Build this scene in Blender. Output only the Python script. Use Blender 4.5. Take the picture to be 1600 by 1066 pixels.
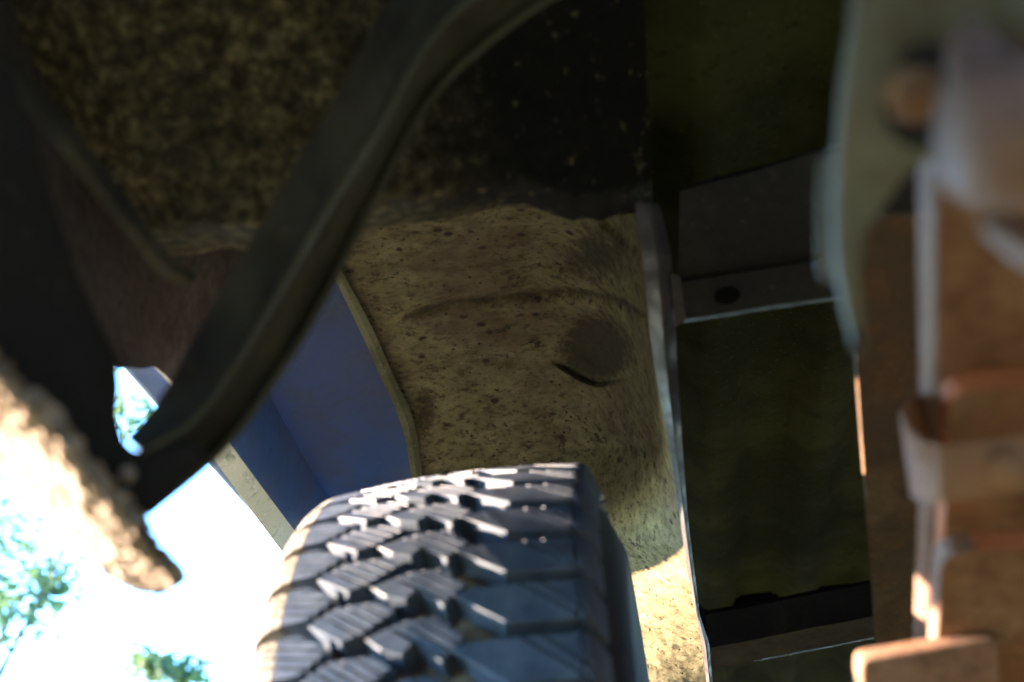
import bpy, bmesh, math, random
from mathutils import Vector, Matrix, noise
random.seed(7)
R = math.radians
sc = bpy.context.scene
col = sc.collection
for o in list(bpy.data.objects):
    bpy.data.objects.remove(o)

# ------------------------------------------------------------------ camera
FPX = 2002.3                                  # focal length in pixels of the 1600 px wide photograph
CAM = Vector((0, 0, .272))
pitch, yaw, roll = R(29.4), R(6.34), R(4.08)
FW = Vector((-math.sin(yaw)*math.cos(pitch), math.cos(yaw)*math.cos(pitch), math.sin(pitch)))
_r0 = Vector((math.cos(yaw), math.sin(yaw), 0)); _u0 = _r0.cross(FW)
RT = _r0*math.cos(roll) - _u0*math.sin(roll)
UP = _u0*math.cos(roll) + _r0*math.sin(roll)
cd = bpy.data.cameras.new('camera'); co = bpy.data.objects.new('camera', cd); col.objects.link(co)
m = Matrix((RT, UP, -FW)).transposed().to_4x4(); m.translation = CAM; co.matrix_world = m
cd.sensor_width = 36; cd.lens = FPX*36/1600
cd.clip_start = .02; cd.clip_end = 2000
cd.dof.use_dof = True; cd.dof.focus_distance = 1.62; cd.dof.aperture_fstop = 4.0
sc.camera = co

# ------------------------------------------------------------------ sky, sun, exposure
SUN_EL, SUN_AZ = 10.5, 93.5                   # height of the sun; angle from straight behind towards the left
w = bpy.data.worlds.new('World'); sc.world = w; w.use_nodes = True
nt = w.node_tree; bg = nt.nodes['Background']
sky = nt.nodes.new('ShaderNodeTexSky'); sky.sky_type = 'NISHITA'; sky.sun_disc = False
sun_dir = Vector((-math.sin(R(SUN_AZ))*math.cos(R(SUN_EL)), -math.cos(R(SUN_AZ))*math.cos(R(SUN_EL)), math.sin(R(SUN_EL))))
sky.sun_elevation = R(SUN_EL); sky.sun_rotation = math.atan2(sun_dir.x, sun_dir.y)
sky.air_density = 1.0; sky.dust_density = .02; sky.ozone_density = 5.0
nt.links.new(sky.outputs[0], bg.inputs[0]); bg.inputs[1].default_value = .15
sd = bpy.data.lights.new('sun', 'SUN'); sd.energy = 2.3; sd.angle = R(.6); sd.color = (1, .74, .52)
so = bpy.data.objects.new('sun', sd); col.objects.link(so)
so.rotation_euler = sun_dir.to_track_quat('Z', 'Y').to_euler()
sc.view_settings.view_transform = 'Standard'; sc.view_settings.look = 'None'
sc.view_settings.exposure = 4.9; sc.view_settings.gamma = 1
sc.cycles.use_denoising = True
sc.cycles.max_bounces = 10; sc.cycles.diffuse_bounces = 6; sc.cycles.glossy_bounces = 4
sc.cycles.caustics_reflective = False; sc.cycles.caustics_refractive = False

# ------------------------------------------------------------------ helpers
def P(x, y, d):
    """world point seen at pixel (x, y) of the photograph, d metres in front of the lens"""
    return CAM + d*(FW + RT*((x-800)/FPX) - UP*((y-533)/FPX))

def tag(o, label=None, cat=None, group=None, kind=None):
    if label: o['label'] = label
    if cat: o['category'] = cat
    if group: o['group'] = group
    if kind: o['kind'] = kind
    return o

def link(name, me, mt, parent=None, smooth=True):
    o = bpy.data.objects.new(name, me); col.objects.link(o)
    if mt is not None and not me.materials: me.materials.append(mt)
    if parent is not None: o.parent = parent
    if smooth:
        for p in me.polygons: p.use_smooth = True
    return o

def empty(name, loc=(0, 0, 0), parent=None):
    o = bpy.data.objects.new(name, None); col.objects.link(o); o.location = loc; o.empty_display_size = .1
    if parent: o.parent = parent
    return o

def mesh(name, vs, fs):
    me = bpy.data.meshes.new(name); me.from_pydata([tuple(v) for v in vs], [], fs); me.update()
    return me

def cat(pts, n):
    """Catmull-Rom resampling of a list of tuples or vectors to n points"""
    pts = [Vector(p) for p in pts]; out = []
    q = [2*pts[0]-pts[1]] + pts + [2*pts[-1]-pts[-2]]
    for i in range(n):
        t = i/(n-1)*(len(pts)-1); k = min(int(t), len(pts)-2); t -= k
        a, b, c, d = q[k:k+4]
        out.append(.5*((2*b) + (c-a)*t + (2*a-5*b+4*c-d)*t*t + (3*b-a-3*c+d)*t**3))
    return out

def lerp_tab(tab, y):
    """piecewise linear table [(y, value)...]"""
    if y <= tab[0][0]: return tab[0][1] + (tab[1][1]-tab[0][1])*(y-tab[0][0])/(tab[1][0]-tab[0][0])
    for (a, va), (b, vb) in zip(tab, tab[1:]):
        if y <= b: return va + (vb-va)*(y-a)/(b-a)
    (a, va), (b, vb) = tab[-2:]
    return va + (vb-va)*(y-a)/(b-a)

def sheet(name, grid, mt, thick, parent, smooth=True):
    """a panel of real thickness through a grid of points; the back lies on the far side from the camera"""
    nr, nc = len(grid), len(grid[0])
    N = [[None]*nc for _ in range(nr)]
    for i in range(nr):
        for j in range(nc):
            du = grid[i][min(j+1, nc-1)] - grid[i][max(j-1, 0)]
            dv = grid[min(i+1, nr-1)][j] - grid[max(i-1, 0)][j]
            n = du.cross(dv); n = n.normalized() if n.length > 1e-9 else -FW
            N[i][j] = n
    flip = sum(N[i][j].dot(grid[i][j]-CAM) for i in range(nr) for j in range(nc)) > 0
    vs, fs = [], []
    for s in (0, 1):
        for i in range(nr):
            for j in range(nc):
                n = -N[i][j] if flip else N[i][j]
                vs.append(grid[i][j] - n*(thick*s))
    idx = lambda s, i, j: s*nr*nc + i*nc + j
    for s in (0, 1):
        for i in range(nr-1):
            for j in range(nc-1):
                f = [idx(s, i, j), idx(s, i, j+1), idx(s, i+1, j+1), idx(s, i+1, j)]
                if (s == 1) ^ flip: f.reverse()
                fs.append(f)
    ring = [(0, j) for j in range(nc)] + [(i, nc-1) for i in range(1, nr)] + [(nr-1, j) for j in range(nc-2, -1, -1)] + [(i, 0) for i in range(nr-2, 0, -1)]
    for a, b in zip(ring, ring[1:]+ring[:1]):
        f = [idx(0, *b), idx(0, *a), idx(1, *a), idx(1, *b)]
        if flip: f.reverse()
        fs.append(f)
    me = mesh(name, vs, fs)
    o = link(name, me, mt, parent, smooth)
    if smooth:
        nfront = 2*(nr-1)*(nc-1)
        for p in me.polygons[nfront:]: p.use_smooth = False
        try: me.set_sharp_from_angle(angle=R(40))
        except Exception: pass
    return o

def grid_from_cols(cols, nr, nc=None, disp=None):
    """cols: list of control columns, each a list of (px, py, d) from top to bottom"""
    cc = [cat([Vector(p) for p in c], nr) for c in cols]
    g = []
    for i in range(nr):
        row = [c[i] for c in cc]
        if nc:
            row = [row[min(int(t), len(row)-2)].lerp(row[min(int(t), len(row)-2)+1], t-min(int(t), len(row)-2)) for t in [k/(nc-1)*(len(row)-1) for k in range(nc)]]
        g.append([P(*p) for p in row])
    if disp:
        for i in range(nr):
            for j in range(len(g[0])): g[i][j] = g[i][j] + disp(g[i][j], i/(nr-1), j/(len(g[0])-1))
    return g

def solid(name, bm, mt, parent, bevel=0, seg=2, smooth=True):
    bmesh.ops.recalc_face_normals(bm, faces=bm.faces)
    if bevel:
        es = [e for e in bm.edges if len(e.link_faces) == 2 and e.calc_face_angle() > R(30)]
        bmesh.ops.bevel(bm, geom=es, offset=bevel, segments=seg, profile=.5, affect='EDGES')
    me = bpy.data.meshes.new(name); bm.to_mesh(me); bm.free()
    o = link(name, me, mt, parent, smooth)
    if smooth:
        try: me.set_sharp_from_angle(angle=R(42))
        except Exception: pass
    return o

def prism(name, front, back, mt, parent, bevel=.001, seg=2):
    """front and back: equal lists of points"""
    bm = bmesh.new()
    a = [bm.verts.new(p) for p in front]; b = [bm.verts.new(p) for p in back]
    bm.faces.new(a); bm.faces.new(list(reversed(b)))
    n = len(a)
    for i in range(n): bm.faces.new([a[(i+1) % n], a[i], b[i], b[(i+1) % n]])
    return solid(name, bm, mt, parent, bevel, seg)

def plate(name, poly, thick, mt, parent, bevel=.0012, seg=2):
    """poly: (px, py, d) corners; extruded away from the camera"""
    f = [P(*p) for p in poly]
    n = Vector((0, 0, 0))
    for i in range(len(f)): n += f[i].cross(f[(i+1) % len(f)])
    n.normalize()
    if n.dot(FW) < 0: n = -n
    return prism(name, f, [p + n*thick for p in f], mt, parent, bevel, seg)

def box(name, lo, hi, mt, parent, bevel=.003):
    bm = bmesh.new(); bmesh.ops.create_cube(bm, size=1)
    lo, hi = Vector(lo), Vector(hi)
    for v in bm.verts: v.co = Vector([lo[i] + (v.co[i]+.5)*(hi[i]-lo[i]) for i in range(3)])
    return solid(name, bm, mt, parent, bevel)

def tube(name, pts, rad, mt, parent, n=20, cap=True):
    """round bar along points; rad a number or a list"""
    bm = bmesh.new(); rings = []
    pts = [Vector(p) for p in pts]
    for i, p in enumerate(pts):
        t = (pts[min(i+1, len(pts)-1)] - pts[max(i-1, 0)]).normalized()
        a = t.orthogonal().normalized() if i == 0 else (a0 - t*a0.dot(t)).normalized()
        a0 = a; b = t.cross(a); r = rad[i] if isinstance(rad, (list, tuple)) else rad
        rings.append([bm.verts.new(p + (a*math.cos(2*math.pi*k/n) + b*math.sin(2*math.pi*k/n))*r) for k in range(n)])
    for u, v in zip(rings, rings[1:]):
        for k in range(n): bm.faces.new([u[k], u[(k+1) % n], v[(k+1) % n], v[k]])
    if cap: bm.faces.new(rings[0]); bm.faces.new(rings[-1])
    return solid(name, bm, mt, parent)

def lathe(name, prof, mt, parent, seg=64, axis='X'):
    """prof: (along, radius); round the X axis"""
    vs, fs = [], []; n = len(prof)
    for k in range(seg):
        a = 2*math.pi*k/seg
        for x, r in prof: vs.append((x, r*math.cos(a), r*math.sin(a)))
    for k in range(seg):
        for i in range(n-1):
            fs.append((k*n+i, k*n+i+1, ((k+1) % seg)*n+i+1, ((k+1) % seg)*n+i))
    me = mesh(name, vs, fs)
    o = link(name, me, mt, parent)
    bm = bmesh.new(); bm.from_mesh(me); bmesh.ops.recalc_face_normals(bm, faces=bm.faces); bm.to_mesh(me); bm.free()
    return o

# ------------------------------------------------------------------ materials
class NT:
    def __init__(s, name):
        s.m = bpy.data.materials.new(name); s.m.use_nodes = True
        s.t = s.m.node_tree; s.n = s.t.nodes; s.b = s.n['Principled BSDF']
        s.tc = s.n.new('ShaderNodeTexCoord')
    def mapc(s, scale=(1, 1, 1), rot=(0, 0, 0), out='Object'):
        mp = s.n.new('ShaderNodeMapping'); mp.inputs['Scale'].default_value = scale; mp.inputs['Rotation'].default_value = rot
        s.t.links.new(s.tc.outputs[out], mp.inputs[0]); return mp.outputs[0]
    def noise(s, scale, detail=6, rough=.6, vec=None, dist=0):
        n = s.n.new('ShaderNodeTexNoise'); n.inputs['Scale'].default_value = scale; n.inputs['Detail'].default_value = detail
        n.inputs['Roughness'].default_value = rough; n.inputs['Distortion'].default_value = dist
        s.t.links.new(vec if vec is not None else s.tc.outputs['Object'], n.inputs['Vector']); return n.outputs['Fac']
    def voro(s, scale, vec=None, feature='F1', rand=1):
        n = s.n.new('ShaderNodeTexVoronoi'); n.inputs['Scale'].default_value = scale; n.feature = feature
        n.inputs['Randomness'].default_value = rand
        s.t.links.new(vec if vec is not None else s.tc.outputs['Object'], n.inputs['Vector']); return n.outputs['Distance']
    def ramp(s, fac, stops):
        n = s.n.new('ShaderNodeValToRGB'); e = n.color_ramp.elements
        while len(e) < len(stops): e.new(.5)
        for k, (p, c) in enumerate(stops):
            e[k].position = p; e[k].color = c if len(c) == 4 else (*c, 1)
        s.t.links.new(fac, n.inputs[0]); return n.outputs[0]
    def g(s, fac, a, b, va=0, vb=1):
        n = s.n.new('ShaderNodeMapRange'); n.interpolation_type = 'SMOOTHSTEP'
        for k, v in zip(('From Min', 'From Max', 'To Min', 'To Max'), (a, b, va, vb)): n.inputs[k].default_value = v
        s.t.links.new(fac, n.inputs['Value']); return n.outputs[0]
    def math(s, op, a, b):
        n = s.n.new('ShaderNodeMath'); n.operation = op
        for k, v in enumerate((a, b)):
            if isinstance(v, (int, float)): n.inputs[k].default_value = v
            else: s.t.links.new(v, n.inputs[k])
        return n.outputs[0]
    def mix(s, fac, a, b, mode='MIX'):
        n = s.n.new('ShaderNodeMix'); n.data_type = 'RGBA'; n.blend_type = mode
        for k, v in ((0, fac), (6, a), (7, b)):
            if isinstance(v, (int, float)): n.inputs[k].default_value = v
            elif isinstance(v, tuple): n.inputs[k].default_value = (*v, 1)
            else: s.t.links.new(v, n.inputs[k])
        return n.outputs[2]
    def bump(s, h, strength, dist, prev=None):
        n = s.n.new('ShaderNodeBump'); n.inputs['Strength'].default_value = strength; n.inputs['Distance'].default_value = dist
        s.t.links.new(h, n.inputs['Height'])
        if prev is not None: s.t.links.new(prev, n.inputs['Normal'])
        return n.outputs[0]
    def done(s, color, rough=.8, metal=0, normal=None, spec=.4):
        if isinstance(color, tuple): s.b.inputs['Base Color'].default_value = (*color, 1)
        else: s.t.links.new(color, s.b.inputs['Base Color'])
        if isinstance(rough, (int, float)): s.b.inputs['Roughness'].default_value = rough
        else: s.t.links.new(rough, s.b.inputs['Roughness'])
        s.b.inputs['Metallic'].default_value = metal
        s.b.inputs['Specular IOR Level'].default_value = spec
        if normal is not None: s.t.links.new(normal, s.b.inputs['Normal'])
        return s.m

def m_undercoat():
    """sandy undercoat: streaky grain, pits, tar spots"""
    a = NT('sandy_undercoat')
    v = a.mapc((.7, 1, 1))
    big = a.noise(5, 5, .6); fine = a.noise(130, 8, .75, v); mid = a.noise(38, 8, .7, v)
    c = a.ramp(mid, [(.30, (.12, .10, .052)), (.5, (.215, .185, .102)), (.72, (.33, .285, .165))])
    c = a.mix(a.g(fine, .36, .51, .75, 0), c, (.055, .045, .024))
    c = a.mix(a.g(fine, .56, .68, 0, .5), c, (.38, .33, .21))
    c = a.mix(a.g(big, .50, .66, 0, .8), c, a.ramp(mid, [(.3, (.09, .058, .042)), (.7, (.20, .145, .095))]))
    sp = a.voro(46, a.mapc((.8, 1, 1))); gate = a.noise(24, 3, .6)
    spot = a.math('MULTIPLY', a.g(sp, .12, .28, 1, 0), a.g(gate, .48, .56))
    sp2 = a.voro(120); spot2 = a.math('MULTIPLY', a.g(sp2, .12, .30, 1, 0), a.g(a.noise(60, 3, .6), .50, .60))
    spot = a.math('MAXIMUM', spot, spot2)
    c = a.mix(spot, c, (.045, .032, .022))
    blot = a.math('MULTIPLY', a.g(a.noise(60, 7, .78, v), .54, .62), a.g(a.noise(8, 4, .6), .44, .58))
    c = a.mix(blot, c, (.055, .044, .028))
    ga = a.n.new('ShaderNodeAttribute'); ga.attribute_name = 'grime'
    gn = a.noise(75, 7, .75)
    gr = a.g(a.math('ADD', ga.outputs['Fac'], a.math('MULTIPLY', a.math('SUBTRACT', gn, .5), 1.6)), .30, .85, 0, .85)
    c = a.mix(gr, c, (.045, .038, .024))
    h = a.math('ADD', a.math('MULTIPLY', fine, .6), a.math('MULTIPLY', spot, -.5))
    h = a.math('ADD', h, mid)
    return a.done(c, .88, 0, a.bump(h, .6, .003), .25)

def m_mud(name, lo, mid, hi, scale=30, dark=(.02, .018, .012), bump=.006):
    a = NT(name)
    big = a.noise(scale*.25, 5, .6); n1 = a.noise(scale, 8, .72); n2 = a.noise(scale*5, 5, .7); vo = a.voro(scale*2.2)
    c = a.ramp(n1, [(.32, lo), (.5, mid), (.7, hi)])
    c = a.mix(a.math('MULTIPLY', a.g(n2, .42, .6), .5), c, lo)
    c = a.mix(a.math('MULTIPLY', a.g(vo, .05, .30, 1, 0), a.g(a.noise(scale*.8, 3), .48, .6)), c, dark)
    c = a.mix(a.g(big, .52, .68, 0, .6), c, dark)
    h = a.math('ADD', n1, a.math('MULTIPLY', n2, .4))
    return a.done(c, .92, 0, a.bump(h, .9, bump), .2)

def m_flaky():
    a = NT('flaky_mud_panel')
    n1 = a.noise(72, 8, .7); n2 = a.noise(220, 6, .7); big = a.noise(6, 4, .6); wv = a.n.new('ShaderNodeMix'); wv.data_type = 'VECTOR'; wv.inputs[0].default_value = .03
    nc_ = a.n.new('ShaderNodeTexNoise'); nc_.inputs['Scale'].default_value = 40; a.t.links.new(a.tc.outputs['Object'], nc_.inputs['Vector'])
    a.t.links.new(a.tc.outputs['Object'], wv.inputs[4]); a.t.links.new(nc_.outputs['Color'], wv.inputs[5])
    v1 = a.voro(60, wv.outputs[1], 'F1'); v2 = a.voro(60, wv.outputs[1], 'F2')
    fl_ = a.math('SUBTRACT', v2, v1)
    k = a.math('ADD', a.math('MULTIPLY', n1, 1.0), a.math('MULTIPLY', fl_, .10))
    c = a.ramp(k, [(.38, (.028, .025, .014)), (.52, (.105, .092, .05)), (.62, (.23, .20, .115)), (.76, (.46, .40, .25))])
    c = a.mix(a.g(n2, .36, .5, .7, 0), c, (.03, .026, .015))
    xyz = a.n.new('ShaderNodeSeparateXYZ'); a.t.links.new(a.tc.outputs['Object'], xyz.inputs[0])
    coat = a.math('ADD', xyz.outputs[0], a.math('MULTIPLY', a.math('SUBTRACT', a.noise(14, 6, .7), .5), .22))
    bare = a.math('MULTIPLY', a.g(coat, -.20, -.06), a.g(n1, .60, .66, 1, .25))
    c = a.mix(bare, c, (.012, .013, .012))
    c = a.mix(a.g(big, .50, .68, 0, .5), c, (.035, .032, .020))
    return a.done(c, .92, 0, a.bump(a.math('ADD', k, a.math('MULTIPLY', n2, .3)), 1.0, .010), .2)

def m_metal(name, base, rust, dust, rust_at=.55, dust_at=.55, scale=14, rough=.6, metal=0.0, spec=.4, bump=.0012):
    a = NT(name)
    n1 = a.noise(scale, 8, .68); n2 = a.noise(scale*6, 6, .7); n3 = a.noise(scale*.5, 5, .6, a.mapc((1, 1, .5)))
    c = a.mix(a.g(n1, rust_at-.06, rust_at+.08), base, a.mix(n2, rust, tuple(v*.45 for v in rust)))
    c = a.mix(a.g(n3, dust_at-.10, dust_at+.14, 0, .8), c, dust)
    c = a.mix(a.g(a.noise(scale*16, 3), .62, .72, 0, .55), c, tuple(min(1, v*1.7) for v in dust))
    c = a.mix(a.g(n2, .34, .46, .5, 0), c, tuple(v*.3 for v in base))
    rg = a.g(n2, .3, .7, rough-.1, min(1, rough+.18))
    h = a.math('ADD', n2, a.math('MULTIPLY', n1, .7))
    return a.done(c, rg, metal, a.bump(h, .7, bump), spec)

def m_rubber():
    a = NT('tyre_rubber')
    n1 = a.noise(60, 6, .7); n2 = a.noise(260, 4, .7); n3 = a.noise(16, 5, .65)
    c = a.mix(a.g(n1, .35, .7), (.055, .078, .120), (.105, .135, .185))  # bluish base: sky reflection and flare put into the rubber's colour
    c = a.mix(a.g(n3, .56, .74, 0, .35), c, (.18, .16, .13))
    return a.done(c, a.g(n1, .3, .7, .42, .66), 0, a.bump(a.math('ADD', n2, n1), .35, .0012), .55)

def m_groove():
    a = NT('dusty_groove_rubber')
    n1 = a.noise(45, 6, .7); n2 = a.noise(200, 4, .7)
    c = a.mix(a.g(n1, .38, .62), (.06, .052, .045), (.30, .235, .16))
    return a.done(c, .85, 0, a.bump(n2, .5, .0015), .3)

def m_paint(name, base, dust, rough=.35, dust_amt=.6, film_shade=None):
    a = NT(name)
    n1 = a.noise(9, 6, .65); n2 = a.noise(120, 5, .7); n3 = a.noise(45, 5, .7, a.mapc((1, 1, .4)))
    c = a.mix(a.g(n1, .42, .72, 0, dust_amt), base, dust)
    c = a.mix(a.g(n2, .60, .70, 0, .5), c, dust)
    c = a.mix(a.g(n3, .30, .42, .45, 0), c, tuple(v*.3 for v in base))
    if film_shade:                                   # olive dirt tone with height; paints the panel's light falling off upward
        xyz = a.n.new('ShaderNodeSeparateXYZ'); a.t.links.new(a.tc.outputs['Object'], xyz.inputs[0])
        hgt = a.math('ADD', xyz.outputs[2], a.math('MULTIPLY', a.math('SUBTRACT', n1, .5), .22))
        c = a.mix(a.g(hgt, film_shade-.02, film_shade+.16, 0, .85), c, a.ramp(n2, [(.35, (.040, .038, .032)), (.65, (.085, .08, .062))]))
    return a.done(c, a.g(n1, .3, .7, rough, rough+.25), 0, a.bump(n2, .3, .0008), .5)

def m_rust():
    a = NT('rusty_spring_steel')
    n1 = a.noise(22, 8, .72); n2 = a.noise(150, 7, .75); n3 = a.noise(9, 4, .6); v = a.voro(140)
    c = a.ramp(n1, [(.32, (.17, .085, .05)), (.5, (.34, .19, .125)), (.66, (.46, .29, .20))])
    c = a.mix(a.g(n3, .50, .66, 0, .7), c, (.42, .17, .08))
    c = a.mix(a.g(n2, .36, .48, .75, 0), c, (.09, .05, .032))
    c = a.mix(a.math('MULTIPLY', a.g(v, .08, .24, 1, 0), a.g(a.noise(40, 3), .55, .62)), c, (.62, .50, .38))
    return a.done(c, a.g(n2, .3, .7, .55, .9), 0, a.bump(a.math('ADD', n2, n1), .8, .003), .35)

M = dict(
    black=NT('black_void_paint').done((.006, .006, .006), .95, 0, None, .05),
    undercoat=m_undercoat(),
    flaky=m_flaky(),
    brownpan=m_mud('brown_dusty_panel', (.036, .031, .028), (.072, .061, .055), (.11, .095, .085), 22, (.03, .024, .02), .002),
    crust=m_mud('dry_mud_crust', (.36, .29, .235), (.54, .45, .38), (.66, .56, .49), 70, (.14, .095, .07), .004),
    brace=m_metal('dark_brace_steel', (.022, .022, .018), (.045, .035, .018), (.085, .079, .046), .56, .50, 24, .6, 0, .3, .002),
    olive=m_metal('olive_dusty_steel', (.10, .105, .06), (.12, .10, .05), (.26, .26, .17), .6, .46, 16, .7),
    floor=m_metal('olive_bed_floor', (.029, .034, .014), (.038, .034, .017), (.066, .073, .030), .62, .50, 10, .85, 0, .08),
    dark=m_metal('dark_frame_steel', (.020, .020, .019), (.035, .028, .02), (.045, .042, .032), .62, .60, 12, .7, 0, .15),
    cross=m_metal('dark_crossmember_steel', (.020, .021, .023), (.035, .028, .02), (.055, .054, .045), .62, .56, 14, .6, 0, .2),
    seam=m_metal('grey_seam_flange', (.034, .033, .038), (.024, .02, .019), (.055, .053, .057), .62, .5, 9, .55),
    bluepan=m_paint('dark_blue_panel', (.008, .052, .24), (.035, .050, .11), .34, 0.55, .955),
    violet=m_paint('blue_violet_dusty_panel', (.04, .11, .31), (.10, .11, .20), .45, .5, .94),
    lip=m_metal('pale_green_lip', (.48, .57, .50), (.25, .22, .14), (.56, .62, .54), .66, .5, 10, .5),
    rust=m_rust(),
    rustedge=m_metal('orange_rust_edge', (.50, .18, .09), (.52, .15, .07), (.50, .27, .19), .52, .6, 22, .7),
    leafside=m_metal('pale_spring_edge', (.23, .135, .10), (.28, .13, .07), (.27, .185, .15), .60, .5, 16, .5),
    clamp=m_metal('dusty_rusty_clamp', (.29, .145, .085), (.34, .14, .065), (.36, .215, .135), .52, .55, 16, .65),
    rail=m_metal('brown_frame_rail', (.095, .062, .042), (.20, .11, .055), (.26, .18, .115), .54, .60, 26, .6, 0, .4, .002),
    hanger=m_metal('grey_green_hanger', (.135, .15, .125), (.13, .095, .055), (.20, .21, .175), .54, .54, 22, .55),
    eye=m_metal('pinkish_dusty_steel', (.22, .145, .125), (.21, .12, .08), (.27, .19, .165), .60, .5, 12, .6),
    nut=m_metal('rusty_nut', (.26, .16, .09), (.32, .15, .06), (.36, .26, .17), .5, .6, 20, .6),
    rubber=m_rubber(), groove=m_groove(), shoulder=m_mud('dusty_sunlit_shoulder', (.12, .11, .095), (.28, .245, .20), (.42, .37, .30), 40, (.05, .048, .045), .0015),  # left shoulder dust made pale to paint its sunlit glare
    rim=m_metal('rim_steel', (.20, .20, .20), (.16, .10, .06), (.24, .20, .15), .62, .55, 9, .5),
    body=m_paint('body_paint', (.05, .08, .16), (.20, .17, .13), .3, .5),
)

# ------------------------------------------------------------------ setting
def ground():
    a = NT('dry_ground')
    n1 = a.noise(.8, 8, .65); n2 = a.noise(18, 8, .75); n3 = a.noise(90, 4)
    c = a.ramp(n2, [(.3, (.022, .028, .010)), (.5, (.045, .05, .02)), (.72, (.08, .075, .035))])
    sx = a.n.new('ShaderNodeVectorMath'); sx.operation = 'DISTANCE'; sx.inputs[1].default_value = (.4, 1.0, 0)
    a.t.links.new(a.tc.outputs['Object'], sx.inputs[0])
    n1 = a.math('ADD', n1, a.g(sx.outputs['Value'], 1.6, 4.5, .22, -.03))
    c = a.mix(a.g(n1, .54, .66), c, a.ramp(n2, [(.3, (.046, .042, .018)), (.7, (.130, .112, .054))]))
    mt = a.done(c, .95, 0, a.bump(n3, .6, .02), .2)
    bm = bmesh.new(); n = 40
    ks = [math.copysign(abs(t)**3, t)*600 for t in [(k/n)*2-1 for k in range(n+1)]]
    vv = [[bm.verts.new((x, y, 0)) for x in ks] for y in ks]
    for i in range(n):
        for j in range(n): bm.faces.new([vv[i][j], vv[i][j+1], vv[i+1][j+1], vv[i+1][j]])
    tag(solid('ground', bm, mt, None), 'short grass with patches of bare earth', None, None, 'structure')
ground()

# ------------------------------------------------------------------ the truck
truck = empty('truck')
tag(truck, 'muddy truck seen from underneath, with rusty leaf spring and knobbly rear tyre', 'truck')
exec_parts = []

# --- wheel
WC = Vector((-.1638, 1.162, .377)); RR = .3768; NP = 50; PITCH = 2*math.pi*RR/NP
wheel = empty('wheel', WC, truck); wheel.rotation_euler = (0, R(-1.1), 0)

def prof(s):
    """outer tyre line: distance s from the crown along the surface -> (x, radius, nx, nr)"""
    sg = 1 if s >= 0 else -1; q = abs(s); L1, rad = (.107, .010) if s >= 0 else (.096, .030)
    def pt(q):
        if q <= L1: return q, RR - .006*(q/L1)**2
        th = min((q-L1)/rad, R(72)); e = q - L1 - th*rad
        x = L1 + rad*math.sin(th); r = RR - .006 - rad*(1-math.cos(th))
        if e > 0: x += e*math.cos(R(72)); r -= e*math.sin(R(72))
        return x, r
    x, r = pt(q); x2, r2 = pt(q+.0005); x1, r1 = pt(max(q-.0005, 0))
    t = Vector((x2-x1, r2-r1)); t.normalize()
    return sg*x, r, -sg*t.y if False else sg*(-t.y), t.x

def tread_pt(s, v, h):
    x, r, nx, nr = prof(s); a = v/RR
    x += nx*h; r += nr*h
    return Vector((x, -r*math.sin(a), r*math.cos(a)))      # v grows from the top towards the camera

def clip(poly, nx, ny, c):
    """keep nx*x + ny*y <= c"""
    out = []
    for i in range(len(poly)):
        a, b = poly[i], poly[(i+1) % len(poly)]
        da, db = nx*a[0]+ny*a[1]-c, nx*b[0]+ny*b[1]-c
        if da <= 0: out.append(a)
        if da*db < 0:
            t = da/(da-db); out.append((a[0]+(b[0]-a[0])*t, a[1]+(b[1]-a[1])*t))
    return out

def area(p): return sum(p[i][0]*p[(i+1) % len(p)][1]-p[(i+1) % len(p)][0]*p[i][1] for i in range(len(p)))/2

def inset(poly, d):
    cx = sum(p[0] for p in poly)/len(poly); cy = sum(p[1] for p in poly)/len(poly)
    out = []
    for x, y in poly:
        l = math.hypot(x-cx, y-cy) or 1; k = max(0, 1-d/l); out.append((cx+(x-cx)*k, cy+(y-cy)*k))
    return out

def add_block(vs, fs, poly, h0, h1, bev=.0011, flare=0):
    if len(poly) < 3 or abs(area(poly)) < 2e-6: return
    if area(poly) < 0: poly = poly[::-1]
    base = inset(poly, -flare) if flare else poly
    rings = [[tread_pt(x, y, h0) for x, y in base], [tread_pt(x, y, h1-bev) for x, y in poly], [tread_pt(x, y, h1) for x, y in inset(poly, bev*1.3)]]
    o = len(vs); n = len(poly)
    for r in rings: vs.extend(r)
    for k in range(2):
        for i in range(n): fs.append((o+k*n+i, o+k*n+(i+1) % n, o+(k+1)*n+(i+1) % n, o+(k+1)*n+i))
    fs.append(tuple(o+2*n+i for i in range(n)))

GD = -.020
def block_mesh(name, polys, sipes, side=()):
    """polys: outline pieces in (across, along) metres; sipes: (angle, spacing, from, to) of thin cuts"""
    vs, fs, sunlit_faces = [], [], []
    for poly in polys:
        f0 = len(fs); src = poly
        if poly in (SR, CR, CL, SL): poly = inset(poly, .0008)
        add_block(vs, fs, poly, GD-.002, -.0062, .0001, .0016)
        if sipes is None: add_block(vs, fs, poly, -.0063, 0); continue
        ang, sp, lo, hi = sipes; nx, ny = math.cos(ang), math.sin(ang)
        cuts = [-1]; c = lo
        while c < hi: cuts.append(c); c += sp
        cuts.append(1)
        for a, b in zip(cuts, cuts[1:]):
            p = clip(clip(poly, nx, ny, b-.0010), -nx, -ny, -(a+.0010))
            add_block(vs, fs, p, -.0063, 0, .0007)
        if src in side: sunlit_faces += range(f0, len(fs))
    me = mesh(name, vs, fs)
    bm = bmesh.new(); bm.from_mesh(me); bmesh.ops.recalc_face_normals(bm, faces=bm.faces); bm.to_mesh(me); bm.free()
    me.materials.append(M['rubber']); me.materials.append(M['shoulder'])
    for k in sunlit_faces: me.polygons[k].material_index = 1
    return me

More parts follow.
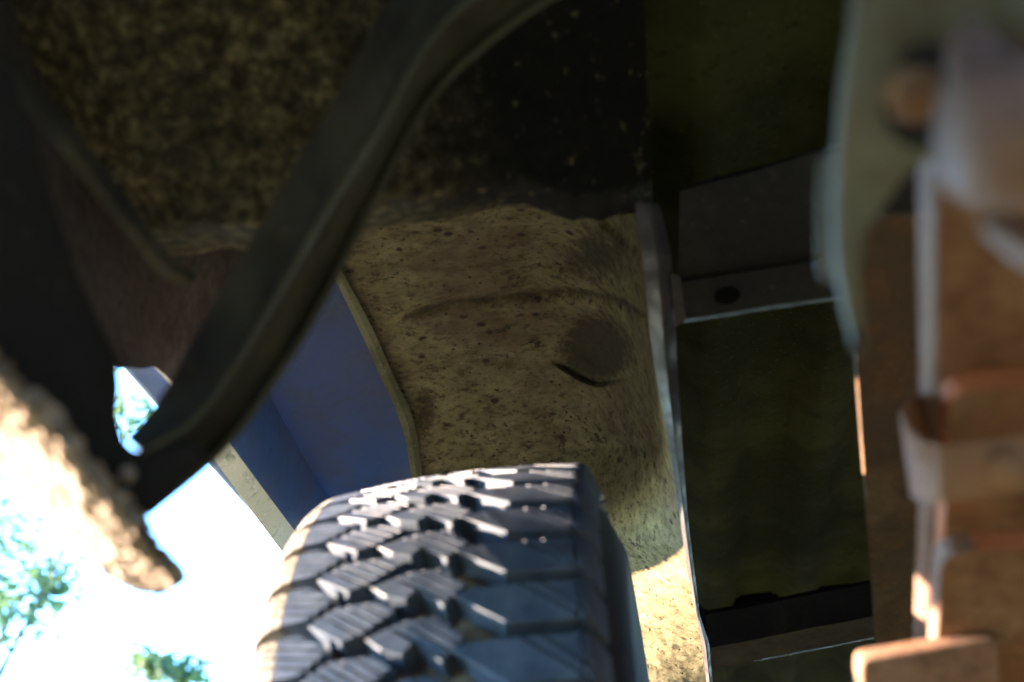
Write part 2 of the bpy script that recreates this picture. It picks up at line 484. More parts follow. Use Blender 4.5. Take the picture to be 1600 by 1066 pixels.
def strips(y0, y1, s0, s1, n):
    return [[(s0+(s1-s0)*k/n, y0), (s0+(s1-s0)*(k+1)/n, y0), (s0+(s1-s0)*(k+1)/n, y1), (s0+(s1-s0)*k/n, y1)] for k in range(n)]
SR = [(.020, -.0165), (.040, -.0210), (.107, -.0210), (.107, .0150), (.058, .0150)]
CR = [(-.037, -.0075), (-.010, -.0190), (.012, -.0190), (.033, .0015), (.017, .0190), (-.003, .0015), (-.011, .0105), (-.026, .0040)]
CL = [(-.079, -.0045), (-.060, -.0175), (-.032, -.0170), (-.016, -.0045), (-.038, .0130), (-.053, .0170)]
SL = [(-.099, -.0205), (-.084, -.0205), (-.060, -.0020), (-.080, .0160), (-.099, .0160)]
stR, stL = strips(-.0205, .0165, .107, .142, 5), strips(-.019, .0165, -.142, -.099, 5)
me_sr = block_mesh('tread_block', [SR] + stR, (R(-50), .0085, .060, .072))
me_cr = block_mesh('tread_block', [CR], (R(-50), .0072, -.002, .024))
me_cl = block_mesh('tread_block', [CL], (R(-50), .0072, -.036, -.012))
me_sl = block_mesh('tread_block', [SL] + stL, (R(105), .0075, -.030, .034), stL)
for k in range(NP):
    for me, off in ((me_sr, .0), (me_cr, .45), (me_cl, .95), (me_sl, .42)):
        o = bpy.data.objects.new('tread_block', me); col.objects.link(o); o.parent = wheel
        o.rotation_euler = ((k+off)*2*math.pi/NP, 0, 0)
# carcass
side_ = [(.128, RR-.062), (.137, RR-.085), (.137, RR-.11), (.126, RR-.14), (.108, RR-.165), (.100, RR-.175), (.085, RR-.176)]
def half(sg):
    out = []
    for q in [i*.008 for i in range(0, 18)]:
        x, r, nx, nr = prof(sg*q + (0 if q else sg*1e-6))
        out.append((x+nx*GD*(1 if q < .1 else .35), r+nr*GD))
    return out + [(sg*a, b) for a, b in side_]
full = list(reversed(half(-1))) + half(1)[1:]
ty = lathe('tyre', full, M['groove'], wheel, 160)
ty.data.materials.append(NT('sidewall_rubber').done((.018, .018, .018), .75, 0, None, .3))
for p in ty.data.polygons:
    if abs(p.center.x) > .108: p.material_index = 1
lathe('rim', [(-.098, .203), (-.098, .215), (-.088, .216), (-.084, .196), (-.05, .19), (-.045, .165), (.06, .165), (.068, .19), (.084, .196), (.088, .216), (.098, .215), (.098, .203)], M['rim'], wheel, 64)
lathe('hub_disc', [(-.03, .165), (-.055, .14), (-.07, .10), (-.06, .07), (-.085, .05), (-.085, .0005)], M['rim'], wheel, 48)

# --- wheelhouse: a sheet-metal arch round the wheel
AY, AZ, AR = 1.16, .43, .62
def arch_d(x, y, r=AR):
    o = P(x, y, 0); v = P(x, y, 1) - o
    oy, oz = o.y-AY, o.z-AZ
    a = v.y**2+v.z**2; b = 2*(oy*v.y+oz*v.z); c = oy*oy+oz*oz-r*r
    return (-b + math.sqrt(max(b*b-4*a*c, 0)))/(2*a)
XL = [(150, 380), (300, 470), (420, 520), (640, 612), (760, 640), (950, 700), (1150, 760)]
XR = [(150, 960), (330, 1002), (420, 1011), (520, 1018), (600, 1030), (700, 1050), (800, 1066), (900, 1080), (1010, 1102), (1150, 1118)]
def seg_dist(px, py, path):
    best = 1e9
    for (ax, ay), (bx, by) in zip(path, path[1:]):
        dx, dy = bx-ax, by-ay; t = max(0, min(1, ((px-ax)*dx+(py-ay)*dy)/(dx*dx+dy*dy)))
        best = min(best, math.hypot(px-ax-t*dx, py-ay-t*dy))
    return best
CREASE = [tuple(p[:2]) for p in cat([(605, 525, 0), (640, 493, 0), (700, 474, 0), (780, 465, 0), (880, 455, 0), (960, 466, 0), (1004, 492, 0)], 24)]
CRACK = [tuple(p[:2]) for p in cat([(862, 566, 0), (885, 578, 0), (910, 592, 0), (938, 600, 0), (975, 592, 0)], 16)]
FOLD = [(925, 345), (960, 375), (1000, 412)]
def wheelhouse():
    nr, nc = 320, 220; g = []
    for i in range(nr):
        y = 250 + 900*i/(nr-1); xl, xr = lerp_tab(XL, y), lerp_tab(XR, y); row = []
        for j in range(nc):
            t = j/(nc-1); x = xl + (xr-xl)*t
            d = arch_d(x, y)
            dn = lerp_tab([(150, 1.02), (400, 1.08), (650, 1.18), (850, 1.38), (1000, 1.55), (1150, 1.68)], y)
            t0 = lerp_tab([(150, .62), (600, .62), (850, .35), (1150, .2)], y); e = max(0, (t-t0)/(1-t0)); k = (1 - math.sqrt(max(0, 1-e**2.2)))**.85; lowr = max(0, min(1, (y-700)/150)); k += (e**1.15-k)*lowr
            d = d + (dn-d)*k*.92
            dd = 0
            u = seg_dist(x, y, CREASE)
            fade = min(1, max(0, (x-600)/40))
            dd += .008*math.exp(-(u/9)**2)*fade - .004*math.exp(-((u-22)/12)**2)*fade
            q = math.hypot((x-930)/66, (y-540)/64)
            dd += .030*max(0, 1-q*q)**1.5
            v = seg_dist(x, y, CRACK)
            if v < 40:
                yc = lerp_tab([(p[0], p[1]) for p in CRACK], x); inside = yc - y
                if 860 < x < 980: dd += (.013*math.exp(-((inside-2)/4.5)**2) - .005*math.exp(-((inside+6)/5)**2))*max(0, min(1, (x-860)/20))*max(0, min(1, (980-x)/25))
            f = (x-925)*(-.65) + (y-345)*.76       # below (+) or above (-) the fold in the upper right corner
            if f < 0 and y < 430: dd += .022*min(1, -f/14)*max(0, min(1, (x-905)/40))
            p = P(x, y, d+dd)
            dd2 = noise.fractal(p*14, 1, 2, 4)*.003 + noise.fractal(p*70, 1, 2, 3)*.0008
            row.append(P(x, y, d+dd+dd2))
        g.append(row)
    o = sheet('wheelhouse', g, M['undercoat'], .002, truck)
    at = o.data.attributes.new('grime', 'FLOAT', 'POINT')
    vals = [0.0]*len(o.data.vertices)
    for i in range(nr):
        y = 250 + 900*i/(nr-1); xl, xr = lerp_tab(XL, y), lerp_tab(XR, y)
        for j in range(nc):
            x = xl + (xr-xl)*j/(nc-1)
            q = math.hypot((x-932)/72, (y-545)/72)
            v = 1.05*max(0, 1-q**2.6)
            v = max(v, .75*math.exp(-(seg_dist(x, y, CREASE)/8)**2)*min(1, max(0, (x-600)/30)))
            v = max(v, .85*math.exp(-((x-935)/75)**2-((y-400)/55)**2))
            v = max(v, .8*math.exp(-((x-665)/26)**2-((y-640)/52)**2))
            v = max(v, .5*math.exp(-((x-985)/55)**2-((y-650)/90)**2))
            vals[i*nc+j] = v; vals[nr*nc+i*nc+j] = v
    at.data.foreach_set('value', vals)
    return o
wheelhouse()

# --- grey seam flange along the inner edge of the wheelhouse
def seam():
    tl = [(300, 995), (330, 1000), (420, 1013), (520, 1021), (600, 1033), (700, 1052), (800, 1067), (900, 1081), (1010, 1103), (1150, 1120)]
    tr = [(300, 1022), (330, 1034), (400, 1049), (520, 1056), (620, 1061), (800, 1074), (900, 1086), (960, 1093), (1004, 1108), (1150, 1121)]
    g = []
    for i in range(90):
        y = 318 + 832*i/89; d = lerp_tab([(150, 1.03), (400, 1.075), (650, 1.175), (850, 1.375), (1000, 1.545), (1150, 1.675)], y)
        a, b = lerp_tab(tl, y)-6, lerp_tab(tr, y); row = []
        for j in range(9):
            t = j/8; w_ = .004*math.sin(y/23+t*2)+.003*math.sin(y/11)
            row.append(P(a+(b-a)*t, y, d-.012+ .030*abs(t-.55) + w_*(.3+t)))
        g.append(row)
    sheet('seam_flange', g, M['seam'], .002, truck)
seam()

# --- olive flange strip where the wheelhouse meets the outer panel
def strip(name, left, right, n, mt, thick, lift=0):
    a, b = cat([Vector(p) for p in left], n), cat([Vector(p) for p in right], n)
    g = []
    for p, q in zip(a, b):
        g.append([P(*p), P(*(p.lerp(q, .5)-Vector((0, 0, lift)))), P(*q)])
    return sheet(name, g, mt, thick, truck)
fl = [(498, 380), (516, 420), (560, 512), (596, 592), (618, 640), (634, 690), (643, 748), (660, 840), (690, 950)]
fr = [(512, 376), (530, 416), (578, 505), (614, 585), (640, 640), (652, 684), (660, 745), (678, 840), (706, 950)]
strip('arch_seam', [(x, y, arch_d(x, y)-.035) for x, y in fl], [(x, y, arch_d(x, y)-.028) for x, y in fr], 40, M['olive'], .003, .004)

# --- outer panel seen from inside: two facets, then the pale lip of the wheel arch
bl = [(x+6, y, arch_d(x, y)-.030) for x, y in fl]
bm_ = [(300, 330, 1.30), (345, 440, 1.38), (385, 540, 1.46), (412, 610, 1.52), (455, 690, 1.60), (512, 790, 1.74), (560, 860, 1.94), (610, 930, 2.15)]
bo = [(150, 330, 1.05), (200, 430, 1.12), (252, 540, 1.20), (300, 622, 1.27), (352, 690, 1.35), (456, 826, 1.61), (520, 905, 2.0), (580, 980, 2.3)]
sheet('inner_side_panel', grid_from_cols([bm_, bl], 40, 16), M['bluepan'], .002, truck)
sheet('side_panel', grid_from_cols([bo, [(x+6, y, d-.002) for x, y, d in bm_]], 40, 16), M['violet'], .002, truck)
lo_ = [(222, 555, 1.19), (262, 598, 1.235), (300, 662, 1.285), (332, 715, 1.343), (436, 856, 1.605), (500, 936, 2.0), (560, 1012, 2.3)]
li_ = [(225, 540, 1.20), (275, 588, 1.24), (322, 640, 1.29), (357, 690, 1.345), (458, 826, 1.605), (522, 905, 1.995), (582, 980, 2.295)]
strip('arch_lip', lo_, li_, 40, M['lip'], .003, .003)
c0 = P(361, 717, 1.357)
nrm = (CAM-c0).normalized()
def dome(name, c, n, r, mt, parent, h=.5):
    bm = bmesh.new(); bmesh.ops.create_uvsphere(bm, u_segments=16, v_segments=8, radius=1)
    q = n.to_track_quat('Z', 'Y').to_matrix()
    for v in bm.verts: v.co = c + q @ Vector((v.co.x*r, v.co.y*r, max(v.co.z, -.2)*r*h))
    return solid(name, bm, mt, parent)
dome('rivet', c0, nrm, .005, M['lip'], truck)

# brown inside of the quarter panel, up to the arch edge
def rough(amp, sc_): return lambda p, u, v: Vector((noise.noise(p*sc_), noise.noise(p*sc_+Vector((9, 0, 0))), noise.noise(p*sc_+Vector((0, 7, 0)))))*amp
q0 = [(-500, -500, .66), (-60, 120, .80), (20, 260, .84), (90, 400, .90), (150, 520, .96), (192, 574, 1.00)]
q1 = [(-60, -400, .84), (130, 100, .98), (190, 260, 1.03), (230, 400, 1.08), (252, 510, 1.12), (240, 570, 1.11)]
q2 = [(200, -400, 1.06), (330, 100, 1.20), (380, 260, 1.24), (420, 400, 1.30), (400, 520, 1.32), (268, 598, 1.17)]
sheet('quarter_panel', grid_from_cols([q0, q1, q2], 40, 30, rough(.004, 12)), M['brownpan'], .003, truck)

# --- back wall of the wheelhouse: flaky mud, close to the lens
def back_wall():
    nr, nc = 90, 150; g = []
    edge = [(60, 260), (150, 330), (250, 405), (300, 398), (350, 388), (420, 396), (480, 370), (560, 362), (620, 352), (700, 342), (780, 322), (820, 318), (850, 330), (890, 345), (960, 340), (1010, 326), (1060, 320)]
    for i in range(nr):
        row = []; s = i/(nr-1)
        for j in range(nc):
            t = j/(nc-1); 
            xt, xb = -120 + 1120*t, 235 + 785*t
            yb = lerp_tab(edge, xb) + 5*noise.fractal(Vector((xb*.04, 3, 0)), 1, 2, 4)
            s2 = s**.8; x = xt + (xb-xt)*s2; y = -160 + (yb+160)*s2
            d = .86 + .06*s2 + .34*max(0, t-.5)**1.2 + .03*max(0, .12-t)/.12
            if s > .88: d += .10*((s-.88)/.12)**2
            p = P(x, y, d)
            d += noise.fractal(p*22, 1, 2, 5)*.006 + max(0, noise.noise(p*90))*.004
            row.append(P(x, y, d))
        g.append(row)
    sheet('wheelhouse_back_wall', g, M['flaky'], .003, truck)
back_wall()
strip('back_wall_flange', [(-90, 40, .73), (40, 170, .75), (150, 310, .78), (240, 420, .81), (290, 452, .83)], [(-50, 20, .74), (75, 150, .765), (190, 296, .79), (262, 392, .815), (310, 432, .84)], 24, M['brace'], .004, .004)

# --- bent brace
rd = [(900, -110, .76), (800, -45, .75), (700, 30, .74), (640, 110, .73), (596, 195, .725), (522, 308, .715), (446, 440, .705), (372, 566, .69), (305, 656, .675), (222, 706, .66)]
lf = [(830, -170, .785), (720, -110, .775), (620, -20, .765), (568, 70, .755), (515, 165, .75), (440, 290, .74), (368, 415, .73), (300, 535, .71), (245, 628, .69), (196, 684, .675)]
rt = [(980, -50, .79), (855, 5, .78), (742, 88, .77), (672, 160, .765), (628, 235, .76), (566, 355, .75), (500, 485, .74), (425, 605, .72), (345, 708, .70), (232, 806, .69)]
g = []
A_, B_, C_ = cat(lf, 60), cat(rd, 60), cat(rt, 60)
for a, b, c in zip(A_, B_, C_):
    tt = lambda k: a.lerp(b, k)
    uu = lambda k: b.lerp(c, k)
    g.append([P(*(a+Vector((3, 0, .016)))), P(*a), P(*tt(.45)), P(*(tt(.90)+Vector((0, 0, .003)))), P(*(tt(.95)-Vector((0, 0, .005)))), P(*(uu(.06)-Vector((0, 0, .005)))),
              P(*(uu(.14)+Vector((0, 0, .006)))), P(*(uu(.5)+Vector((0, 0, .010)))), P(*(uu(.90)+Vector((0, 0, .008)))), P(*(uu(.93)-Vector((0, 0, .004)))), P(*(c-Vector((0, 0, .005)))), P(*(c+Vector((0, 0, .014))))])
br = sheet('brace', g, M['brace'], .003, truck, False)
br.data.materials.append(m_metal('bead_highlight', (.05, .05, .03), (.06, .05, .025), (.10, .098, .058), .6, .46, 20, .7))  # lighter bead and edge: the ridge's highlight lines put into the colour
for k in range(59*11):
    if k % 11 in (4, 9): br.data.polygons[k].material_index = 1
for t_ in (.2, .62):                          # two bolt heads on the left flange
    pb = A_[int(59*t_)].lerp(B_[int(59*t_)], .5)
    dome('bolt_head', P(*pb), (CAM-P(*pb)).normalized(), .006, M['brace'], truck, .7)

# --- dark bracket at the foot of the brace, its bolt, and the mud caked on the panel edge below
plate('side_bracket', [(-80, 60, .60), (20, 110, .62), (70, 260, .63), (120, 420, .645), (186, 560, .66), (190, 605, .66), (186, 650, .66), (197, 690, .66), (215, 706, .66), (300, 690, .67), (330, 705, .67), (300, 745, .668), (232, 806, .66), (216, 826, .655), (150, 775, .645), (60, 672, .63), (-20, 590, .615), (-90, 520, .60)], .006, M['dark'], truck, .002)
dome('bolt_head', P(200, 741, .648), (CAM-P(200, 741, .65)).normalized()*1+Vector((-.6, -.3, 0)), .0048, M['crust'], truck, .8)
def crust():
    ue = [(-90, 500), (-40, 556), (60, 655), (140, 755), (200, 822), (236, 872), (268, 920)]
    le = [(-140, 610), (-70, 680), (40, 768), (110, 850), (165, 902), (212, 928), (264, 930)]
    n = 110; a = cat([(x, y, 0) for x, y in ue], n); b = cat([(x, y, 0) for x, y in le], n); g = []
    for i in range(n):
        row = []; t = i/(n-1)
        for j in range(40):
            s = j/39; x = a[i].x + (b[i].x-a[i].x)*s; y = a[i].y + (b[i].y-a[i].y)*s
            d = .545 + .10*t + .075*s - .015*math.sin(math.pi*s)
            p = P(x, y, d)
            lump = (.5-abs(noise.noise(p*55)))*.004*(.4+noise.noise(p*9)) + (.5-abs(noise.noise(p*120+Vector((5, 2, 1)))))*.003 + max(0, noise.noise(p*210))*.003 - .003
            row.append(P(x, y, d) + UP*(-lump*.5) - FW*lump)
        g.append(row)
    sheet('mud_crust', g, M['crust'], .010, truck)
crust()

# --- load bed floor: ribs run fore and aft
def bed_floor(ys):
    xs = []; x = .015; z0 = 1.03
    prof_ = []
    per = .15
    k = 0
    while x < 1.30:
        prof_ += [(x, 0), (x+.035, 0), (x+.052, -.026), (x+.098, -.026), (x+.115, 0)]; x += per
    vs, fs = [], []
    for y in ys:
        for (px_, dz) in prof_: vs.append((px_, y, z0+dz))
    nv = len(vs)
    for y in ys:
        for (px_, dz) in prof_: vs.append((px_, y, z0+dz+.0025))
    n = len(prof_)
    for i in range(len(ys)-1):
        for j in range(n-1):
            fs.append((i*n+j, (i+1)*n+j, (i+1)*n+j+1, i*n+j+1))
            fs.append((nv+i*n+j, nv+i*n+j+1, nv+(i+1)*n+j+1, nv+(i+1)*n+j))
    me = mesh('bed_floor', vs, fs)
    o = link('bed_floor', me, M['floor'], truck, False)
    bmn = bmesh.new(); bmn.from_mesh(me)
    es = [e for e in bmn.edges if len(e.link_faces) == 2 and e.calc_face_angle() > R(15)]
    bmesh.ops.bevel(bmn, geom=es, offset=.006, segments=2, affect='EDGES'); bmn.to_mesh(me); bmn.free()
    for p in me.polygons: p.use_smooth = True
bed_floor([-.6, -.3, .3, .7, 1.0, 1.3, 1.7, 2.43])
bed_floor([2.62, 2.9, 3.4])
box('dark_void_cover', (.02, -.6, 1.09), (1.29, 3.4, 1.10), M['black'], truck, .001)  # black sheet added for the dark void above the floor gap
box('dark_gap_filler', (.02, 2.50, .985), (1.29, 2.55, 1.085), M['black'], truck, .002)  # black bar added so the gap beyond the floor end stays dark
box('bed_floor_side', (-.47, -.60, 1.075), (.01, 3.4, 1.08), M['dark'], truck, .001)

# crossmembers
def crossm(name, rows, mt, thick, nc=24, amp=.0015):
    """rows: list of ((xl, y, d), (xr, y, d)) from top to bottom"""
    cols = [[r[0] for r in rows], [r[1] for r in rows]]
    g = []
    for a, b in rows:
        a, b = Vector(a), Vector(b)
        g.append([P(*a.lerp(b, k/(nc-1))) for k in range(nc)])
    for row in g:
        for k, p in enumerate(row): row[k] = p + Vector((0, 0, noise.noise(p*20)*amp))
    return sheet(name, g, mt, thick, truck)
crossm('crossmember', [((1068, 292, 1.12), (1460, 180, 1.00)), ((1062, 300, 1.09), (1460, 188, .97)), ((1060, 405, 1.11), (1460, 330, .99)), ((1058, 436, 1.13), (1460, 372, 1.01)), ((1060, 442, 1.125), (1460, 380, 1.005)),
                       ((1062, 500, 1.14), (1460, 440, 1.02)), ((1064, 506, 1.15), (1460, 446, 1.03)), ((1066, 500, 1.17), (1460, 440, 1.06))], M['cross'], .003)
# drain hole: a black disc painted on the lip for the dark opening
def ring_hole(c, nrm, a, b, mt, name):
    q = nrm.to_track_quat('Z', 'Y').to_matrix(); bm = bmesh.new()
    vs = [bm.verts.new(c + q @ Vector((a*math.cos(t), b*math.sin(t), 0))) for t in [2*math.pi*k/24 for k in range(24)]]
    inn = [bm.verts.new(c + q @ Vector((a*.8*math.cos(t), b*.8*math.sin(t), .0015))) for t in [2*math.pi*k/24 for k in range(24)]]
    for k in range(24): bm.faces.new([vs[k], vs[(k+1) % 24], inn[(k+1) % 24], inn[k]])
    bm.faces.new(inn)
    return solid(name, bm, mt, truck)
pl = NT('black_hole_disc').done((.006, .006, .006), .9, 0, None, .1)
ring_hole(P(1136, 462, 1.095), (CAM-P(1136, 462, 1.095)).normalized(), .0115, .0075, pl, 'hole_disc')
plate('tab', [(1046, 425, 1.09), (1064, 435, 1.09), (1072, 500, 1.10), (1056, 512, 1.10)], .003, M['seam'], truck, .0006)
crossm('crossmember', [((1100, 955, 2.10), (1500, 880, 2.02)), ((1102, 961, 2.08), (1500, 886, 2.00)), ((1108, 1008, 2.06), (1500, 930, 1.98)), ((1110, 1013, 2.055), (1500, 936, 1.975)),
                       ((1112, 1040, 2.10), (1500, 964, 2.02)), ((1113, 1046, 2.105), (1500, 970, 2.025)), ((1114, 1046, 2.13), (1500, 972, 2.06))], M['cross'], .004)

# --- frame rail beside the spring
rl = [(1324, 338, .80), (1329, 470, .86), (1340, 640, .95), (1352, 800, 1.05), (1364, 960, 1.16), (1376, 1150, 1.30)]
g = []
for p in cat(rl, 30):
    x, y, d = p
    g.append([P(x+1, y, d+.02), P(x, y, d+.003), P(x+4, y, d), P(x+60, y, d), P(x+150, y, d), P(x+240, y, d), P(x+246, y, d+.004), P(x+246, y, d+.03)])
sheet('frame_rail', g, M['rail'], .004, truck)

# --- leaf spring
spring = empty('leaf_spring', P(1500, 800, .68), truck)
def child(o):
    o.matrix_parent_inverse = Matrix.Translation(-spring.location); return o
main = [(1466, 120, .455), (1464, 260, .50), (1462, 420, .56), (1461, 620, .64), (1456, 800, .715), (1448, 960, .79), (1440, 1140, .885)]
def leaf(path, y0, y1, off, mt, tip=False, inset_x=0, n=60):
    """a spring leaf; off = metres it lies below the main leaf (towards the camera)"""
    cl = cat(path, 200); cl = [p for p in cl if y0 <= p.y <= y1]
    W = (RT*.997 + FW*.06).normalized(); D = (FW*.45 + UP*.66).normalized(); T = (FW*.45 - RT*(.60 if off == 0 else .18) + UP*.66).normalized()
    vs, fs = [], []
    k = len(cl)
    for i, p in enumerate(cl):
        b = P(p.x+inset_x, p.y, p.z) - D*off
        wd = .090; x0 = 0; thk = .0115
        if tip:
            L = (b - (P(cl[0].x+inset_x, cl[0].y, cl[0].z)-D*off)).length
            if L < .020: x0 = .020*(1-math.sqrt(max(0, 1-(1-L/.020)**2)))
        r = .0012
        pts = [b+W*x0+T*r, b+W*(x0+r), b+W*wd, b+W*wd+T*thk, b+W*(x0+r)+T*thk, b+W*x0+T*(thk-r)]
        # keep the upper side against the leaf above
        sh = T*0
        vs += [q+sh for q in pts]
    m_ = 6
    for i in range(k-1):
        for j in range(m_):
            fs.append((i*m_+j, i*m_+(j+1) % m_, (i+1)*m_+(j+1) % m_, (i+1)*m_+j))
    fs.append(tuple(range(m_))); fs.append(tuple((k-1)*m_+j for j in range(m_)))
    me = mesh('leaf', vs, fs)
    for mm in mt: me.materials.append(mm)
    for pi, p in enumerate(me.polygons):
        j = pi % m_
        if pi < (k-1)*m_: p.material_index = 1 if j in (0, 4, 5) else 0
        else: p.material_index = 2
    bm = bmesh.new(); bm.from_mesh(me); bmesh.ops.recalc_face_normals(bm, faces=bm.faces); bm.to_mesh(me); bm.free()
    o = bpy.data.objects.new('leaf', me); col.objects.link(o); o.parent = spring; child(o)
    return o
LM = (M['rust'], M['leafside'], M['rustedge'])
leaf(main, 100, 1140, 0, LM)
leaf(main, 572, 1140, .0115, (M['rust'], M['rustedge'], M['rustedge']), True, 12)
leaf(main, 800, 1140, .023, (M['rust'], M['leafside'], M['rustedge']), True, 2)
def clamp():
    g = []
    rows = [(0, 0), (.25, .004), (.5, .005), (.75, .004), (1, 0)]
    for s, bulge in rows:  # the ear on the left folds round the side of the leaves
        def q(xt, yt, xb, yb, d): return P(xt+(xb-xt)*s, yt+(yb-yt)*s, d*1.095-bulge*.4)
        g.append([q(1446, 620, 1446, 768, .615), q(1424, 616, 1434, 771, .600), q(1408, 626, 1425, 773, .586), q(1405, 642, 1424, 776, .576), q(1416, 668, 1430, 780, .566), q(1445, 692, 1448, 784, .558), q(1470, 698, 1470, 786, .552), q(1540, 692, 1540, 777, .551), q(1610, 682, 1610, 766, .551), q(1690, 672, 1690, 752, .552), q(1710, 670, 1710, 750, .575)])
    return sheet('clamp', g, M['clamp'], .003, spring)
child(clamp())
child(dome('rivet', P(1566, 733, .601), (CAM-P(1566, 733, .601)).normalized(), .0105, M['clamp'], spring, .6))
pf = [(1344, 1040), (1352, 1033), (1553, 1000), (1562, 1006), (1562, 1200), (1344, 1200)]
child(plate('spring_seat', [(x, y, .755+.0001*(y-1000)) for x, y in pf], .016, M['rust'], spring, .0025, 3))

# --- spring hanger, close to the lens
hg = [(1345, -80), (1332, 60), (1318, 150), (1308, 250), (1304, 340), (1308, 430), (1322, 500), (1338, 560), (1352, 560), (1342, 450), (1352, 375), (1385, 325), (1425, 272), (1480, 238), (1560, 215), (1700, 200), (1700, -80)]
plate('spring_hanger', [(x, y, .47+.00012*(y-200)) for x, y in hg], .012, M['hanger'], truck, .004, 4)
plate('hanger_flange', [(1281, 250, .515), (1292, 240, .515), (1325, 236, .51), (1330, 450, .53), (1300, 446, .53), (1279, 436, .53), (1277, 330, .52)], .007, M['hanger'], truck, .0025, 3)
# hanger bolt with nut; the dark ring paints the shaded recess round it
def hexnut(c, n, r, h, mt, parent):
    q = n.to_track_quat('Z', 'Y').to_matrix()
    a = [c + q @ Vector((r*math.cos(t), r*math.sin(t), 0)) for t in [math.pi*k/3+.3 for k in range(6)]]
    b = [p + n*h for p in a]
    return prism('nut', b, a, mt, parent, .001)
bn = (CAM-P(1440, 150, .46)).normalized(); bn = (bn*.7 - RT*.7).normalized()
tube('recess_washer', [P(1452, 150, .452), P(1452, 150, .452)+bn*.003], .0185, M['dark'], truck, 24)
hexnut(P(1450, 148, .449)+bn*.003, bn, .0105, .009, M['nut'], truck)
tube('bolt', [P(1450, 148, .449), P(1450, 148, .449)+bn*.018], .0055, M['nut'], truck, 16)
# spring eye, shackle and the pipe above
ec = P(1572, 205, .385)
tube('spring_eye', [ec-RT*.019, ec-RT*.0185, ec-RT*.0165, ec-RT*.012, ec-RT*.005, ec+RT*.055, ec+RT*.0565], [.004, .010, .0165, .0212, .0235, .0235, .0215], M['eye'], truck, 32)
tube('shackle_arm', [P(1570, 250, .375), P(1548, 170, .385), P(1528, 90, .40), P(1515, 60, .41)], [.012, .0115, .010, .006], M['eye'], truck, 20)
tube('shackle_arm', [P(1545, 350, .42), P(1590, 372, .41), P(1660, 410, .40)], [.004, .007, .007], M['eye'], truck, 16)
tube('brake_pipe', [P(1700, 90, .45), P(1600, 30, .45), P(1570, -20, .45), P(1560, -90, .45)], .009, M['hanger'], truck, 16)

# --- axle, and unseen body sides, tail and cab floor shaped to keep light out
box('axle_tube', (-.05, 1.10, .325), (1.25, 1.22, .43), M['rail'], truck, .03)
box('bed_side_blocker', (-.518, .455, .61), (-.472, .812, 1.548), M['body'], truck, .01)
box('bed_side_blocker', (-.52, -.60, .34), (-.47, .465, 1.55), M['body'], truck, .01)
box('bed_side_blocker', (1.30, -.60, .30), (1.35, 3.4, 1.55), M['body'], truck, .01)
box('bed_side_blocker', (-.57, .84, .97), (-.52, 3.4, 1.55), M['body'], truck, .01)
box('tailgate', (-.46, -.66, 1.0), (1.29, -.61, 1.55), M['body'], truck, .01)
box('bumper_blocker', (-.46, -.78, .48), (1.29, -.67, .99), M['rim'], truck, .02)
box('sill_blocker', (-.53, 1.74, .26), (-.47, 3.4, .96), M['body'], truck, .01)
box('cab_floor_blocker', (-.45, 3.42, .30), (1.33, 5.6, .62), M['dark'], truck, .01)

# ------------------------------------------------------------------ trees outside, beyond the wheel arch
def leaf_mat(name, c1, c2):
    a = NT(name)
    oi = a.n.new('ShaderNodeTexNoise'); oi.inputs['Scale'].default_value = 3.0
    a.t.links.new(a.tc.outputs['Object'], oi.inputs['Vector'])
    c = a.mix(a.g(oi.outputs['Fac'], .35, .65), c1, c2)
    m_ = a.done(c, .55, 0, None, .4)
    tr = a.n.new('ShaderNodeBsdfTranslucent'); mx = a.n.new('ShaderNodeMixShader'); mx.inputs[0].default_value = .55
    a.t.links.new(c, tr.inputs[0]); out = a.n['Material Output']
    a.t.links.new(a.b.outputs[0], mx.inputs[1]); a.t.links.new(tr.outputs[0], mx.inputs[2]); a.t.links.new(mx.outputs[0], out.inputs[0])
    return m_
bark = m_mud('tree_bark', (.05, .04, .03), (.11, .09, .07), (.18, .15, .12), 12, (.02, .018, .015), .02)
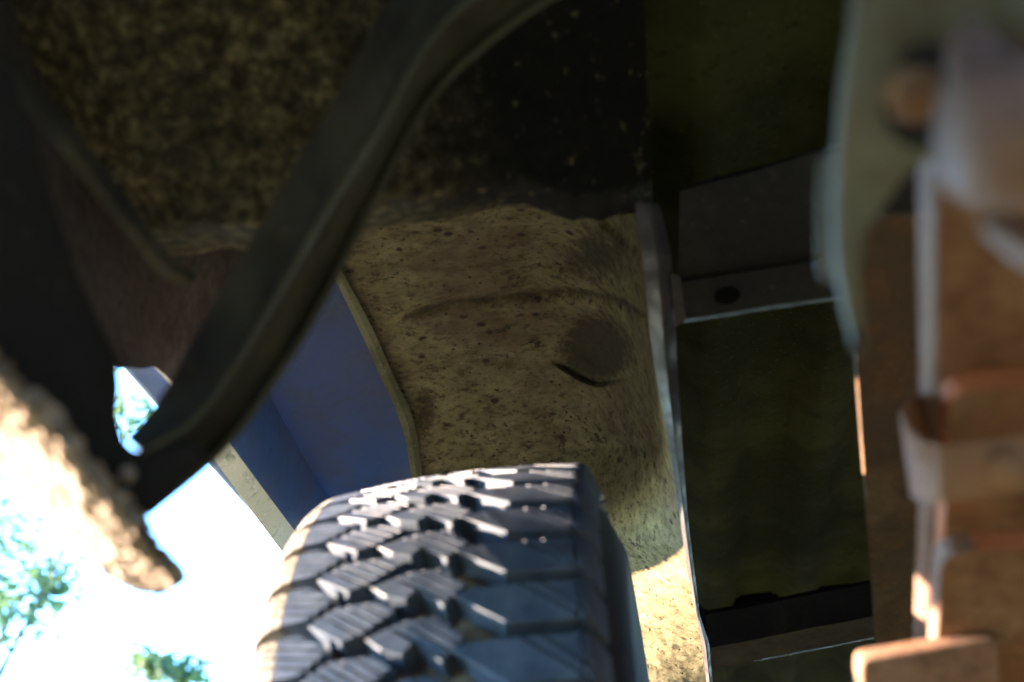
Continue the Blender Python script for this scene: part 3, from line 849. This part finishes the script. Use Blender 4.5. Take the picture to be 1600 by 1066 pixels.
def tree(name, label, base, clumps, n, size, mt):
    root = empty(name, base); tag(root, label, 'tree', 'trees outside the wheel arch')
    top = sum((c for c, r in clumps), Vector())/len(clumps)
    b = Vector(base); bm = bmesh.new()
    def limb(p0, p1, r0, r1):
        d = (p1-p0).normalized(); u = d.orthogonal().normalized(); v = d.cross(u); rings = []
        for k in range(7):
            t = k/6; c = p0.lerp(p1, t) + Vector((noise.noise(p0*3+Vector((t*3, 0, 0))), noise.noise(p0*3+Vector((0, t*3, 5))), 0))*.12*math.sin(math.pi*t)*(p1-p0).length*.4
            rings.append([bm.verts.new(c + (u*math.cos(a_) + v*math.sin(a_))*(r0+(r1-r0)*t)) for a_ in [2*math.pi*q/8 for q in range(8)]])
        for x_, y_ in zip(rings, rings[1:]):
            for q in range(8): bm.faces.new([x_[q], x_[(q+1) % 8], y_[(q+1) % 8], y_[q]])
        bm.faces.new(rings[-1])
    fork = b.lerp(top, .6)
    limb(b, fork, .11, .06)
    for c, r in clumps: limb(fork, c, .022, .006)
    t = solid('trunk', bm, bark, root); t.matrix_parent_inverse = Matrix.Translation(-b)
    vs, fs = [], []; rnd = random.Random(len(label))
    for i in range(n):
        c, r = rnd.choice(clumps)
        p = c + Vector((rnd.gauss(0, 1), rnd.gauss(0, 1), rnd.gauss(0, .75)))*r*.45
        ax = Vector((rnd.gauss(0, 1), rnd.gauss(0, 1), rnd.gauss(0, .6)-.4)).normalized(); sd_ = ax.orthogonal().normalized()
        sd_ = (sd_*math.cos(i) + ax.cross(sd_)*math.sin(i)); nn = ax.cross(sd_); L = size*rnd.uniform(.7, 1.3); o = len(vs)
        vs += [p, p+ax*L*.35+sd_*L*.26+nn*L*.05, p+ax*L*.7+sd_*L*.2+nn*L*.04, p+ax*L, p+ax*L*.7-sd_*L*.2+nn*L*.04, p+ax*L*.35-sd_*L*.26+nn*L*.05]
        fs += [(o, o+1, o+2, o+3), (o, o+3, o+4, o+5)]
    me = mesh('crown', vs, fs); o = link('crown', me, mt, root, False); o.matrix_parent_inverse = Matrix.Translation(-b)
    return root
gl = leaf_mat('green_leaves', (.09, .17, .08), (.14, .22, .08)); gl2 = leaf_mat('fresh_leaves', (.09, .16, .08), (.14, .21, .06))
def gnd(p): return Vector((p.x, p.y, 0))
c1 = [(P(10, 850, 9), .5), (P(40, 905, 9.2), .45), (P(-70, 880, 9.1), .7), (P(-60, 980, 9), .6), (P(-20, 800, 9.3), .4), (P(-150, 820, 9), .8), (P(-160, 960, 9), .8), (P(20, 960, 8.9), .35), (P(75, 915, 9.1), .22), (P(-20, 650, 9.3), .5), (P(215, 640, 9.4), .3)]
tree('leafy_tree', 'dense green tree at the left edge, beside the mud-caked bracket', gnd(P(-60, 1000, 9.1)), c1, 1700, .085, gl)
c2 = [(P(235, 1035, 12), .22), (P(290, 1050, 12), .25), (P(260, 1120, 12), .5), (P(200, 1140, 12), .5), (P(320, 1150, 12), .45)]
tree('leafy_tree', 'pale sparse treetop at the bottom, between bracket and tyre', gnd(P(255, 1150, 12)), c2, 1500, .09, gl2)
